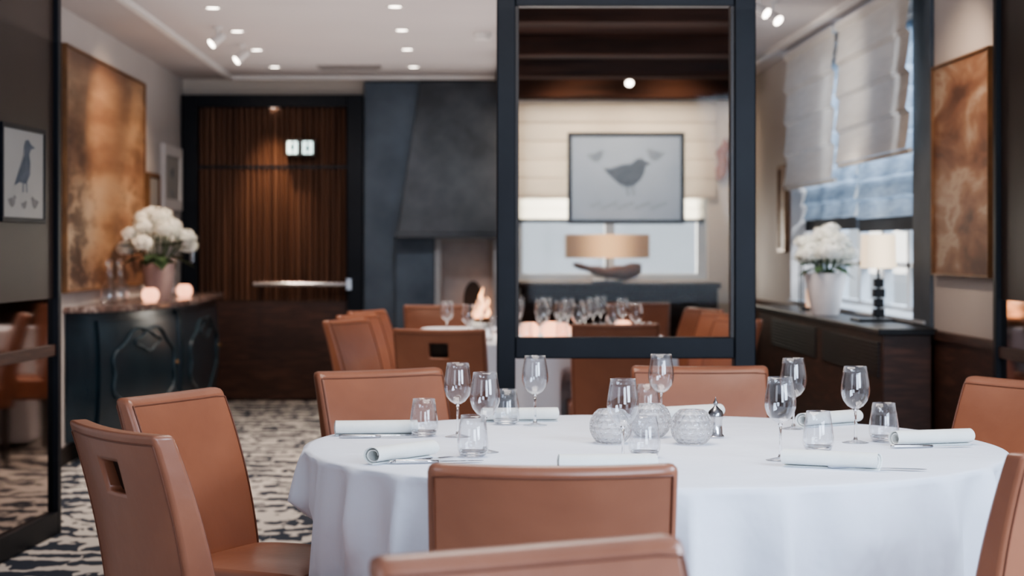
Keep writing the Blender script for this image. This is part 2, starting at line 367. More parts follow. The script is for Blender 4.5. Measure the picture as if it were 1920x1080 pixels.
# ------------------------------------------------------------------ pictures
def picture(name,axis,a0,a1,z0,z1,pos,sgn,fmat,pmat,fw,label,extra=None,cat='picture',rot=None,loc=None,dep=.035):
    ac=(a0+a1)/2; zc=(z0+z1)/2; w=(a1-a0)/2; h=(z1-z0)/2
    if loc: e=empty(name,loc,label,cat,rotz=rot)
    elif axis=='x': e=empty(name,(ac,pos,zc),label,cat)
    else: e=empty(name,(pos,ac,zc),label,cat,rotz=math.pi/2*sgn)
    b=B().box(-w,w,-dep,0,-h,-h+fw).box(-w,w,-dep,0,h-fw,h).box(-w,-w+fw,-dep,0,-h+fw,h-fw).box(w-fw,w,-dep,0,-h+fw,h-fw)
    b.obj('frame',fmat,parent=e,bevel=.003)
    global PD; PD=dep*.6
    b=B().box(-w+fw,w-fw,-PD,-.002,-h+fw,h-fw)
    mats=[pmat]
    if extra: mats+=extra(b,w,h)
    b.obj('print' if extra else 'canvas',mats,parent=e)
    return e
BIRD2=[(0,.60),(.16,.58),(.35,.66),(.50,.70),(.62,.70),(.70,.80),(.80,.85),(.90,.78),(1.04,.69),(.92,.65),(.90,.52),(.83,.32),(.70,.18),(.54,.11),(.38,.16),(.24,.30),(.10,.46)]
def bird(b,cx,cz,s,mi,flip=1,sx=1,sz=1,P=BIRD2): 
    b.poly([(cx+flip*(x-.5)*s*sx,-PD-.0015,cz+(y-.4)*s*sz) for x,y in P],mi)
def birds(b,w,h):
    bird(b,.0,.02,.38,1,1,1,.85); bird(b,-.25,.17,.15,2,1,1,.9); bird(b,.24,.18,.16,2,-1,1,.9)
    for k in range(14):
        x=-.3+.045*k; z=-.22+.02*math.sin(k*2.1); b.poly([(x,-PD-.0015,z),(x+.05,-PD-.0015,z+.012),(x+.03,-PD-.0015,z-.02)],2)
    for q in (.0,.045): b.poly([(q,-PD-.0015,-.05),(q+.010,-PD-.0015,-.05),(q+.022,-PD-.0015,-.14),(q+.012,-PD-.0015,-.14)],1)
    return [ink,inkpale]
def wadbirds(b,w,h):
    bird(b,.0,.03,.13,1); bird(b,-.04,-.12,.07,2); bird(b,.06,-.14,.07,1,-1); return [ink,inkpale]
def standbird(b,w,h):
    b.poly([(x,-PD-.0015,z) for x,z in [(-.13,-.05),(-.06,-.035),(.03,-.04),(.08,.0),(.085,.05),(.07,.085),(.09,.105),(.15,.115),(.09,.128),(.06,.145),(.02,.14),(.0,.115),(.0,.08),(-.04,.04),(-.08,.0)]],1)
    for q in (-.02,.03): b.poly([(q,-PD-.0015,-.038),(q+.012,-PD-.0015,-.038),(q+.012,-PD-.0015,-.075),(q,-PD-.0015,-.075)],1)
    bird(b,-.16,-.12,.07,2,1,1.6); bird(b,.15,-.12,.07,2,-1,1.6); bird(b,0,-.13,.05,2,1,1.6); return [ink,M('grey_ink',(.15,.15,.15),(.22,.22,.22),scale=25)]
picture('framed_bird_print','x',.838,1.79,1.445,2.19,YB-.16,1,blackframe,paper,.034,'black framed pale blue bird print hanging before the window blind',extra=birds)
picture('landscape_painting','y',10.9,13.6,.99,2.43,XL+.002,1,goldframe,paint_l,.015,'large ochre landscape painting with dark trees')
picture('abstract_painting','y',8.42,9.45,1.115,2.15,XR-.002,-1,goldframe,paint_r,.012,'orange and brown abstract painting in thin wooden frame')
picture('small_picture','y',14.45,15.35,1.55,2.05,XL+.002,1,trimw,paper2,.08,'pale framed small picture beside the door',extra=wadbirds)
picture('small_picture','y',13.75,14.25,1.35,1.80,XL+.002,1,goldframe,paper2,.03,'small picture in wooden frame')
picture('wooden_panel_picture','y',13.78,14.1,1.22,1.86,XR-.002,-1,goldframe,paint_r,.03,'narrow gilt framed picture beside window')

# ------------------------------------------------------------------ blinds
def blind(axis,a0,a1,z0,z1,pos,mat,barmat,label,bar=.025,folds=6,band=0,dp=.014):
    e=empty('roman_blind',(0,0,0),label,'blind',group='roman blinds')
    nz=folds*8; b=B(); vs=[]
    for j in range(nz+1):
        t=j/nz; z=z0+(z1-z0)*t; ph=(t*folds)%1; off=-dp*(1-ph)**1.5 if dp>.02 else -dp*abs(math.sin(math.pi*t*folds))**.6
        for i in (0,1):
            a=(a0,a1)[i]
            vs.append((a,pos+off,z) if axis=='x' else (pos+off,a,z))
    b.add(vs,[(2*j,2*j+1,2*j+3,2*j+2) for j in range(nz)]); b.obj('fabric',mat,parent=e,smooth='no')
    def bx(q0,q1,t):
        c=B()
        if axis=='x': c.box(a0,a1,pos-t,pos+t,q0,q1)
        else: c.box(pos-t,pos+t,a0,a1,q0,q1)
        return c
    bx(z0-(band or bar),z0,.012).obj('bottom_bar',barmat,parent=e,bevel=.003)
    bx(z1,z1+.03,.025).obj('head_rail',trimw,parent=e)
    return e
blind('y',9.66,11.5,1.76,2.58,2.27,shade_cool,shade_cool,'cream roman blind hung over window',folds=4,dp=.024)
blind('y',11.62,13.35,1.68,2.58,2.27,shade_cool,shade_cool,'cream roman blind pulled slightly lower',folds=4,dp=.024)
blind('y',9.98,11.82,1.43,2.5,2.47,shade_blue,darkband,'sheer blue blind with dark folded hem',band=.08,folds=9,dp=.03)
blind('y',11.90,13.68,1.45,2.5,2.47,shade_blue,darkband,'sheer blue blind with dark folded hem',band=.08,folds=9,dp=.03)
blind('x',.385,2.06,1.68,2.44,YB-.06,shade_cream,shade_cream,'cream roman blind on end wall window',folds=5,dp=.024)
blind('x',.42,1.98,1.49,2.36,YB+.04,shade_lit,darkband,'pale sheer blind with dark bottom bar',band=.03,folds=9)

# ------------------------------------------------------------------ radiator cabinets
c=empty('radiator_cabinet',(0,0,0),'low walnut radiator cabinet with black stone top below window','cabinet')
B().box(2.07,XR-.05,9.38,13.3,0,.82).obj('body',walnut,parent=c,bevel=.004)
B().box(2.04,XR-.03,9.34,13.34,.82,.85).obj('top',blackmetal,parent=c,bevel=.004)
for y0,y1 in ((11.15,12.75),(9.45,10.95)):
    b=B().box(2.066,2.0695,y0,y1,.60,.78)
    for k in range(9): b.box(2.058,2.066,y0,y1,.607+k*.02,.615+k*.02)
    b.obj('grille',blackmetal,parent=c)
structure(B().box(XR-.03,XR+.2,ry0+.01,ry1-.01,.861,.88),'trim_11',wframe,'white window sill board')
c=empty('window_shelf_cabinet',(0,0,0),'dark walnut shelf cabinet under end window','cabinet')
B().box(.46,2.02,15.12,YB-.005,0,.93).obj('body',shelfwood,parent=c)
B().box(.44,2.04,15.06,YB-.002,.93,.97).obj('top',shelfwood,parent=c,bevel=.004)

# ------------------------------------------------------------------ commode
PL=[(-2.305,10.98),(-2.16,11.12),(-2.0,11.5),(-1.89,12.0),(-1.84,12.6),(-1.83,13.2),(-1.86,13.8),(-1.875,14.2),(-1.88,14.5)]
def cr(P,n=10):
    Q=[P[0]]+P+[P[-1]]; o=[]
    for i in range(1,len(Q)-2):
        for k in range(n):
            t=k/n; o.append(tuple(.5*((2*Q[i][d])+(-Q[i-1][d]+Q[i+1][d])*t+(2*Q[i-1][d]-5*Q[i][d]+4*Q[i+1][d]-Q[i+2][d])*t*t+(-Q[i-1][d]+3*Q[i][d]-3*Q[i+1][d]+Q[i+2][d])*t**3) for d in (0,1)))
    o.append(P[-1]); return o
CV=cr(PL); L=[0]
for i in range(1,len(CV)): L.append(L[-1]+math.dist(CV[i],CV[i-1]))
def surf(s,z,off=0):
    s=max(0,min(s,L[-1]-1e-6)); i=max(k for k in range(len(L)-1) if L[k]<=s); t=(s-L[i])/(L[i+1]-L[i])
    x=CV[i][0]+(CV[i+1][0]-CV[i][0])*t; y=CV[i][1]+(CV[i+1][1]-CV[i][1])*t
    dx=CV[i+1][0]-CV[i][0]; dy=CV[i+1][1]-CV[i][1]; d=math.hypot(dx,dy); nx,ny=dy/d,-dx/d
    bul=-.03+.03*math.sin(math.pi*min(1,max(0,(z-.1)/.8)))
    return (max(XL+.004,x+nx*(off+bul)),y+ny*(off+bul),z)
C=empty('commode',(0,0,0),'curved blue-black lacquered commode with marble top','commode')
b=B(); ns=60; nz=10; vs=[]
for j in range(nz+1):
    z=.12+(.87-.12)*j/nz
    for i in range(ns+1): vs.append(surf(L[-1]*i/ns,z))
    vs.append((XL+.004,14.46,z)); vs.append((XL+.004,11.05,z))
w=ns+3
b.add(vs,[(j*w+i,j*w+(i+1)%w,(j+1)*w+(i+1)%w,(j+1)*w+i) for j in range(nz) for i in range(w)]); b.f+= [tuple(range(w)),tuple(nz*w+i for i in range(w))]; b.m+=[0,0]
b.obj('body',commodem,parent=C,smooth=True)
def slab(z0,z1,off):
    b=B(); ring=[surf(L[-1]*i/ns,.5,off)[:2] for i in range(ns+1)]; ring[0]=(XL+.004,ring[0][1]-.02); ring[-1]=(ring[-1][0],ring[-1][1]+.02); ring.append((XL+.004,ring[-1][1]))
    n=len(ring); b.add([(x,y,z0) for x,y in ring]+[(x,y,z1) for x,y in ring],[(i,(i+1)%n,n+(i+1)%n,n+i) for i in range(n)]+[tuple(range(n)),tuple(range(n,2*n))]); return b
slab(.87,.91,.03).obj('marble_top',marble,parent=C,bevel=.008,label='brown veined marble top')
def cdoor(s0,s1):
    e=empty('door',(0,0,0)); e.parent=C
    b=B(); n=20; m=8; vs=[]
    for off in (.002,.02):
        for j in range(m+1):
            for i in range(n+1): vs.append(surf(s0+(s1-s0)*i/n,.18+.64*j/m,off))
    k=(n+1)*(m+1); fs=[]
    for o in (0,k):
        for j in range(m):
            for i in range(n): q=o+j*(n+1)+i; fs.append((q,q+1,q+n+2,q+n+1))
    for i in range(n): fs+= [(i,i+1,k+i+1,k+i),(m*(n+1)+i,m*(n+1)+i+1,k+m*(n+1)+i+1,k+m*(n+1)+i)]
    for j in range(m): fs+= [(j*(n+1),(j+1)*(n+1),k+(j+1)*(n+1),k+j*(n+1)),(j*(n+1)+n,(j+1)*(n+1)+n,k+(j+1)*(n+1)+n,k+j*(n+1)+n)]
    b.add(vs,fs); b.obj('door_panel',commodem,parent=e,smooth=True)
    b=B(); sc=(s0+s1)/2; sw=(s1-s0)*.38
    loop=[]
    for k in range(48):
        a=2*math.pi*k/48; ca,sa=math.cos(a),math.sin(a)
        r=(abs(ca)**3.2+abs(sa)**3.2)**(-1/3.2)*(1+.06*math.cos(4*a)-.05*math.cos(8*a))
        loop.append(surf(sc+sw*r*ca,.50+.25*r*sa,.026))
    b.tube(loop,.011,6,loop=True)
    loop=[surf(sc+sw*.4*(1+.15*math.cos(4*k*math.pi/16))*math.cos(k*math.pi/16),.68+.05*(1+.2*math.cos(4*k*math.pi/16))*math.sin(k*math.pi/16),.024) for k in range(32)]
    b.tube(loop,.008,6,loop=True)
    b.obj('moulding',commode_gold,parent=e,smooth='all')
    b=B(); p=surf(s1-.07,.52,.03); b.lathe([(.0,-.012),(.012,-.008),(.014,0),(.012,.008),(0,.012)],10,cx=p[0],cy=p[1],cz=p[2]); b.obj('knob',brass,parent=e,smooth='all')
cdoor(.22,1.35); cdoor(1.5,L[-1]-.15)
b=B(); strip_s=[surf(1.42,.12+.73*k/10,.012) for k in range(11)]; b.tube(strip_s,.02,8); b.obj('corner_pilaster',commodem,parent=C,smooth='all')
for s in (.35,1.42,2.6,L[-1]-.1):
    p=surf(s,.1,-.06); B().lathe([(.022,0),(.03,.03),(.045,.12),(.045,.14)],12,cx=p[0],cy=p[1]).obj('leg',commodem,parent=C,smooth=True)

# ------------------------------------------------------------------ chairs
def backpt(u,t,s):
    yc=-.185-.02*t-.095*t*t-.020*(1-u*u)*(.3+.7*t)
    th=.042-.018*t+.009*(1-u**4)*(1-(2*t-1)**4)
    return (u*(.208+.014*t+.004*math.sin(math.pi*t)),yc+s*th,.33+(.87-.33)*t-.004*(1-u*u)*t)
def chair(hole):
    e=empty('dining_chair',(0,0,0),'tan leather upholstered dining chair','chair')
    nu,nt_=15,16; b=B(); vs=[]
    for s in (1,-1):
        for j in range(nt_+1):
            for i in range(nu+1): vs.append(backpt(-1+2*i/nu,j/nt_,s))
    k=(nu+1)*(nt_+1); fs=[]; W=nu+1
    I0,I1,J0,J1=6,9,12,14
    for j in range(nt_):
        for i in range(nu):
            q=j*W+i
            if not (hole and I0<=i<I1 and J0<=j<J1): fs+=[(q,q+1,q+W+1,q+W),(k+q,k+q+W,k+q+W+1,k+q+1)]
        fs+=[(j*W,(j+1)*W,k+(j+1)*W,k+j*W),(j*W+nu,k+j*W+nu,k+(j+1)*W+nu,(j+1)*W+nu)]
    for i in range(nu):
        q=nt_*W+i; fs+=[(i,k+i,k+i+1,i+1),(q,q+1,k+q+1,k+q)]
    if hole:
        for i in range(I0,I1):
            for J in (J0,J1): q=J*W+i; fs.append((q,q+1,k+q+1,k+q))
        for j in range(J0,J1):
            for I in (I0,I1): q=j*W+I; fs.append((q,q+W,k+q+W,k+q))
    b.add(vs,fs); b.obj('backrest',leather,parent=e,smooth=True,bevel=.016 if not hole else .009)
    b=B()
    for s in (1,-1):
        path=[]
        def pp(u,t):
            x,y,z=backpt(u,t,s); return (x,y+s*.0003,z)
        for j in range(0,13): path.append(pp(-.955,.05+.905*j/12))
        for i in range(1,13): path.append(pp(-.955+1.91*i/12,.962))
        for j in range(12,-1,-1): path.append(pp(.955,.05+.905*j/12))
        b.tube(path,.0022,6)
    b.obj('piping',leather_seam,parent=e,smooth='all')
    b=B(); n=12; vs=[]; 
    X0,X1,Ya,Yb=-.222,.222,-.165,.235
    for j in range(n+1):
        for i in range(n+1):
            u=i/n*2-1; v=j/n*2-1
            vs.append((X0+(X1-X0)*i/n,Ya+(Yb-Ya)*j/n,.455+.018*(1-u**4)*(1-v**4)))
    W=n+1; k=len(vs); rim=[i for i in range(W)]+[j*W+n for j in range(1,W)]+[n*W+i for i in range(n-1,-1,-1)]+[j*W for j in range(n-1,0,-1)]
    fs=[(j*W+i,j*W+i+1,(j+1)*W+i+1,(j+1)*W+i) for j in range(n) for i in range(n)]
    for r in rim: vs.append((vs[r][0],vs[r][1],.33))
    m=len(rim)
    fs+=[(rim[i],rim[(i+1)%m],k+(i+1)%m,k+i) for i in range(m)]; fs.append(tuple(range(k,k+m)))
    b.add(vs,fs); b.obj('seat',leather,parent=e,smooth=True,bevel=.014)
    for x,y in ((-.19,.205),(.19,.205),(-.19,-.19),(.19,-.19)):
        b=B(); a,c=.014,.02
        b.add([(x-a,y-a,0),(x+a,y-a,0),(x+a,y+a,0),(x-a,y+a,0),(x-c,y-c,.335),(x+c,y-c,.335),(x+c,y+c,.335),(x-c,y+c,.335)],[(0,3,2,1),(4,5,6,7),(0,1,5,4),(1,2,6,5),(2,3,7,6),(3,0,4,7)])
        b.obj('leg',darkwood,parent=e,bevel=.003)
    if hole:
        b=B(); uu,t0,t1=.21,.742,.883
        P=[backpt(-uu,t0,-.1),backpt(uu,t0,-.1),backpt(uu,t1,-.1),backpt(-uu,t1,-.1)]
        Q=[backpt(-uu,t0,.4),backpt(uu,t0,.4),backpt(uu,t1,.4),backpt(-uu,t1,.4)]
        b.add(P+Q,[(0,1,2,3),(0,4,5,1),(1,5,6,2),(2,6,7,3),(3,7,4,0),(4,7,6,5)])
        b.obj('grip_shade_plate',darkwood,parent=e,label='dark plate standing for the shade inside the grip hole')  # plate added so the grip hole shows dark, like shade inside
    return e
CH=chair(True); CN=chair(False)
CH['group']=CN['group']='tan leather dining chairs'
def place(src,tx,ty,dx,dy,label,first=False,back=.30):
    d=math.hypot(dx,dy); dx/=d; dy/=d
    loc=(tx+back*dx,ty+back*dy,0); rz=math.atan2(-dx,dy)
    if first: src.location=loc; src.rotation_euler=(0,0,rz); src['label']=label; o=src
    else: o=dup(src,loc,rz,label)
    FOOT.append((loc[0],loc[1],dx,dy)); return o
FOOT=[]
place(CH,-.735,4.03,.83,.56,'tan leather chair with dark grip hole at round table',True)
place(CN,-.775,5.0,.90,-.43,'tan leather chair tucked beside white tablecloth',True)
place(CN,.156,3.36,0.02,1,'tan leather chair with its back to the viewer at round table')
place(CN,.083,2.43,.447,-.894,'tan leather chair turned away from round table')
place(CN,-.27,5.95,.5,-.866,'tan leather chair across the round table')
place(CN,.76,6.14,0,-1,'tan leather chair facing across the round table')
place(CN,1.62,5.47,-.86,-.5,'tan leather chair beside round table facing inward')
place(CH,1.21,3.62,-.5,.866,'tan leather chair drawn up to round table')
nT1=len(FOOT)
place(CH,-.12,8.95,.2,1,'tan leather chair with dark grip hole at long table')
place(CH,.76,9.55,0,1,'tan leather chair at end of long table')
for ty,tx in ((10.15,-.64),(10.9,-.62),(11.6,-.60)):
    place(CN,tx,ty,.90,-.42,'tan leather chair along side of long table')
place(CN,-.19,12.75,.15,-1,'tan leather chair at far end of long table')
place(CN,1.22,13.3,-.15,-1,'tan leather chair at far end of long table')
for ty,tx in ((10.35,1.50),(11.15,1.52),(12.0,1.52)):
    place(CN,tx,ty,-.92,-.38,'tan leather chair along side of long table')

# ------------------------------------------------------------------ tablecloths and tables
def cloth(cx,cy,bound,label,zt=.75,zb=.03,folds=17,seedp=0,foot=(),N=480,amp0=.13):
    b=B(); vs=[]; rings=[]
    for fr in (.02,.25,.5,.75,.93,.985): rings.append(('t',fr))
    for k in range(33): rings.append(('s',(k/32)**1.15))
    for kind,q in rings:
        for i in range(N):
            a=2*math.pi*i/N; R=bound(a); ca,sa=math.cos(a),math.sin(a)
            if kind=='t': r=R*q; z=zt-(.0015 if q>.98 else 0)
            else:
                d=q; z=zt-.005-(zt-zb-.005)*d
                p=folds*a+1.6*math.sin(3*a+seedp)+seedp
                f=1-2*abs(math.sin(p/2))**.8
                f+=.5*math.sin((folds+6)*a+2*math.sin(2*a))+.15*math.sin(41*a+seedp)
                f=f*(.65+.35*math.sin(2.3*a+1.0+seedp)**2)
                amp=amp0*min(1,(q*1.15))**.6
                r=R+.003+.045*d+amp*f*.5
                r=max(r,R*.94)
                if z<.62:
                    w=min(1,(.62-z)/.12)
                    rr=r
                    for (fx,fy,dx,dy) in foot:
                        while rr>.2:
                            X=cx+rr*ca-fx; Y=cy+rr*sa-fy
                            l=X*dx+Y*dy; m=X*dy-Y*dx
                            if -.33<l<.265 and abs(m)<.25: rr-=.01
                            else: break
                    r=r+(rr-r)*w
            vs.append((cx+r*ca,cy+r*sa,z))
    fs=[tuple(range(N))]
    for j in range(len(rings)-1):
        for i in range(N): k=(i+1)%N; fs.append((j*N+i,j*N+k,(j+1)*N+k,(j+1)*N+i))
    b.add(vs,fs)
    return b.obj('tablecloth',linen,smooth='all',label=label,cat='tablecloth')
TX,TY,TR=.474,4.84,.88
cloth(TX,TY,lambda a:TR,'white linen tablecloth draped over round table',foot=FOOT[:nT1],folds=29)
def rect(a_,b_):
    return lambda a:(abs(math.cos(a)/a_)**14+abs(math.sin(a)/b_)**14)**(-1/14)
cloth(.43,11.0,rect(.70,1.10),'white linen tablecloth over long table',folds=20,seedp=1.3,foot=FOOT[nT1:],amp0=.05)
e=empty('dining_table',(TX,TY,0),'round pedestal dining table under white cloth','table')
B().lathe([(.28,0),(.28,.03),(.06,.06),(.05,.68),(.1,.70)],32).obj('pedestal',darkwood,parent=e,smooth=True)
B().lathe([(.81,.70),(.81,.742)],64).obj('table_top',darkwood,parent=e,smooth=True)
e=empty('dining_table',(.43,11.0,0),'long dining table under white cloth','table')
B().box(-.62,.62,-1.0,1.0,.70,.742).obj('table_top',darkwood,parent=e)
for x in (-.25,.25):
    for y in (-.7,.7): B().box(x-.03,x+.03,y-.03,y+.03,0,.70).obj('leg',darkwood,parent=e)

# ------------------------------------------------------------------ tableware
def wineglass():
    e=empty('wine_glass',(0,0,0),'clear stemmed wine glass on white tablecloth','wine glass',group='stemmed wine glasses')
    o=[(.0,.086),(.008,.087),(.020,.094),(.031,.108),(.0365,.124),(.0372,.137),(.0355,.155),(.0320,.176),(.0292,.196)]
    i_=[(r-.0011,z+(.0015 if k<3 else .0)) for k,(r,z) in enumerate(o)][1:]
    prof=o+[(r,z) for r,z in reversed(i_)]+[(0,.0895)]
    B().lathe(prof,48).obj('bowl',glassm,parent=e,smooth='all')
    B().lathe([(.0,.0865),(.0055,.086),(.0034,.078),(.003,.05),(.0034,.018),(.006,.008),(.0,.007)],16).obj('stem',crystal,parent=e,smooth='all')
    B().lathe([(0,0),(.034,0),(.0345,.0012),(.02,.004),(.006,.0075),(0,.0078)],40).obj('foot',glassm,parent=e,smooth='all')
    return e
def tumbler():
    e=empty('tumbler',(0,0,0),'clear tapered water tumbler on white tablecloth','glass',group='water tumblers')
    o=[(0,0),(.026,0),(.033,.006),(.0385,.022),(.0385,.035),(.0345,.065),(.029,.100)]
    inn=[(.028,.100),(.0335,.065),(.0372,.036),(.0365,.024),(.028,.0155),(0,.0145)]
    B().lathe(o+inn,48).obj('cup',glassm,parent=e,smooth='all')
    B().lathe([(0,.0015),(.0255,.0015),(.031,.007),(.0345,.0145),(.026,.0125),(0,.0115)],40).obj('thick_base',crystal,parent=e,smooth='all')
    return e
WG=wineglass(); TU=tumbler(); TZ=.7503
wl=[(.199,5.35),(1.004,4.87),(.744,4.466),(.909,5.24),(.562,5.42),(.368,4.408),(.05,4.64),(-.018,5.02)]
for k,(x,y) in enumerate(wl):
    if k==0: WG.location=(x,y,TZ)
    else: dup(WG,(x,y,TZ),random.random()*6)
tl=[(-.108,5.035),(.020,4.54),(.118,5.37),(.43,4.53),(.537,5.57),(.868,4.653),(1.083,4.897)]
for k,(x,y) in enumerate(tl):
    if k==0: TU.location=(x,y,TZ)
    else: dup(TU,(x,y,TZ),random.random()*6)
w2='stemmed wine glass on long table'
for x,y in [(.02,10.25),(.22,10.4),(.42,10.2),(.62,10.35),(.80,10.2),(.95,10.5),(.30,10.9),(.70,11.0),(.10,11.3),(.95,11.4),(.5,11.6),(.34,11.9),(.85,11.85),(-.1,10.8),(.55,10.9),(.45,11.2),(.62,11.35),(.78,11.5)]:
    dup(WG,(x,y,TZ),0,w2,group='wine glasses on long table')
for x,y in [(.12,10.15),(.33,10.2),(.53,10.3),(.72,10.15),(.98,10.25),(.18,11.1),(.86,11.15),(.6,11.8)]:
    dup(TU,(x,y,TZ),0,'water tumbler on long table',group='tumblers on long table')
def votive(mat,label,group,R=.052,H=.088,fl='all'):
    e=empty('votive_holder',(0,0,0),label,'candle holder',group=group)
    b=B(); N=160; K=48; vs=[]
    for i in range(N):
        a=2*math.pi*i/N
        for j in range(K+1):
            t=j/K; ph=-1.02+2.06*t
            rows=6.0; row=math.floor(t*rows); ft=t*rows-row-.5; cols=16
            fa=((a/(2*math.pi)*cols+.5*(row%2))%1)-.5
            d=(fa*fa*4+ft*ft*4); bmp=max(0,1-d)**.5
            r=R*math.cos(ph)**.85*(1.06-.10*bmp) ; z=H/2+ (H/2)*math.sin(ph)/math.sin(1.04)
            vs.append((r*math.cos(a),r*math.sin(a),z))
        for j in range(12):
            t=1-j/11; ph=-.8+1.84*t; r=(R*math.cos(ph)**.85)-.012; z=H/2+(H/2)*math.sin(ph)/math.sin(1.04)
            vs.append((r*math.cos(a),r*math.sin(a),z))
    n=K+13; fs=[]
    for i in range(N):
        k=(i+1)%N
        for j in range(n-1): fs.append((i*n+j,k*n+j,k*n+j+1,i*n+j+1))
    fs.append(tuple(i*n for i in range(N))); fs.append(tuple(i*n+n-1 for i in range(N)))
    zmin=min(v[2] for v in vs); vs=[(x,y,z-zmin) for x,y,z in vs]
    b.add(vs,fs); b.obj('crystal_bowl',mat,parent=e,smooth=fl)
    return e
V=votive(crystal_b,'round dimpled crystal candle holder on white tablecloth','crystal candle holders')
V.location=(.375,4.86,TZ)
dup(V,(.492,5.02,TZ),.4); dup(V,(.580,4.84,TZ),.9)
V2=votive(crystal_warm,'glowing hobnail crystal votive with lit candle','lit votives')
V2.location=(-1.985,11.98,.91)
dup(V2,(-1.95,13.2,.91)); 
for x,y in ((.36,10.5),(.48,10.62),(.53,10.45),(.9,10.8)): dup(V2,(x,y,TZ),0,'glowing crystal votive on long table')
e=empty('silver_shaker',(.662,5.0,TZ),'small polished silver pepper mill with finial','pepper mill')
B().lathe([(.022,0),(.023,.004),(.018,.010),(.0175,.045),(.020,.052),(.020,.056)],24).obj('body',silver,parent=e,smooth=True)
B().lathe([(.0205,.057),(.0205,.062),(.018,.070),(.008,.079),(.004,.084),(.006,.089),(.006,.093),(.0025,.099),(0,.108)],24).obj('lid',oldsilver,parent=e,smooth=True)
# napkins
def napkin():
    b=B(); n=70; turns=1.75; Ln=.215; nl=8; th=.0026; vs=[]
    prof=[]
    for k in range(n+1):
        t=k/n; a=-math.pi/2-2*math.pi*turns*(1-t); r=.0105+(.0225-.0105)*t
        prof.append((r*math.cos(a)*1.10,r*math.sin(a)*.84,a))
    outer=[(x+th*math.cos(a),z+th*math.sin(a)) for x,z,a in prof]; inner=[(x,z) for x,z,a in prof]
    ring=outer+inner[::-1]; m=len(ring)
    zmin=min(z for x,z in ring)
    for j in range(nl+1):
        y=-Ln/2+Ln*j/nl; wob=1+.03*math.sin(j*1.3)
        for q,(x,z) in enumerate(ring):
            rad=math.hypot(x,z); yy=y
            if j in (0,nl): yy+= (1 if j==nl else -1)*(.010*(rad/.02)-.008)
            vs.append((x*wob,yy,(z-zmin)))
    fs=[(j*m+i,j*m+(i+1)%m,(j+1)*m+(i+1)%m,(j+1)*m+i) for j in range(nl) for i in range(m)]
    for o in (0,nl*m):
        for i in range(n): fs.append((o+i,o+i+1,o+m-2-i,o+m-1-i))
    b.add(vs,fs)
    return b.obj('napkin',napkinm,smooth=True,label='rolled white cotton napkin on tablecloth',cat='napkin',group='rolled napkins')
NP=napkin()
nl=[(-.235,5.06,-84),(-.145,4.46,-38),(.16,5.46,-84),(.66,5.54,-60),(.32,4.235,-88),(.83,4.30,-114),(1.185,4.80,-72),(1.03,5.34,-55)]
for k,(x,y,a) in enumerate(nl):
    o=NP if k==0 else NP.copy()
    if k: COL.objects.link(o)
    o.location=(x,y,TZ); o.rotation_euler=(0,0,math.radians(a))
for x,y,a in [(.0,10.5,0),(.75,10.6,40),(1.0,11.0,0),(.1,11.7,20)]:
    o=NP.copy(); COL.objects.link(o); o.location=(x,y,TZ); o.rotation_euler=(0,0,math.radians(a)); o['label']='folded white napkin on long table'
# cutlery
def flat(b,pts,z0,z1):
    n=len(pts); b.add([(x,y,z0) for x,y in pts]+[(x,y,z1) for x,y in pts],[tuple(range(n)),tuple(range(n,2*n))]+[(i,(i+1)%n,n+(i+1)%n,n+i) for i in range(n)])
def knife():
    e=empty('table_knife',(0,0,0),'silver table knife on white tablecloth','knife',group='silver cutlery')
    B().tube([(0,-.11,.006),(0,-.10,.006),(0,-.03,.005),(0,.0,.0045)],[.004,.0055,.0048,.0035],10).obj('handle',silver,parent=e,smooth='all')
    b=B(); flat(b,[(-.004,0),(-.009,.02),(-.009,.085),(-.003,.108),(.006,.10),(.008,.05),(.004,0)],.0035,.005)
    b.obj('blade',silver,parent=e); return e
def fork():
    e=empty('table_fork',(0,0,0),'silver table fork on white tablecloth','fork',group='silver cutlery')
    B().tube([(0,-.10,.004),(0,-.09,.0045),(0,-.02,.004),(0,.03,.005)],[.002,.004,.0024,.0022],10).obj('handle',silver,parent=e,smooth='all')
    b=B(); flat(b,[(-.002,.025),(.002,.025),(.010,.04),(.0115,.055),(-.0115,.055),(-.010,.04)],.004,.0055)
    for k in range(4):
        x=-.0100+.0067*k; flat(b,[(x-.0014,.054),(x+.0014,.054),(x+.0006,.095),(x-.0006,.095)],.004,.0055)
    b.obj('head',silver,parent=e); return e
KN=knife(); FK=fork()
for k,(x,y,a) in enumerate([(-.06,4.40,-78),(.93,4.27,-105),(-.22,4.985,-84),(1.17,4.74,-80)]):
    if k==0: KN.location=(x,y,TZ); KN.rotation_euler=(0,0,math.radians(a))
    else: dup(KN,(x,y,TZ),math.radians(a))
for k,(x,y,a) in enumerate([(-.10,4.44,-52),(-.17,5.015,-80)]):
    if k==0: FK.location=(x,y,TZ); FK.rotation_euler=(0,0,math.radians(a))
    else: dup(FK,(x,y,TZ),math.radians(a))

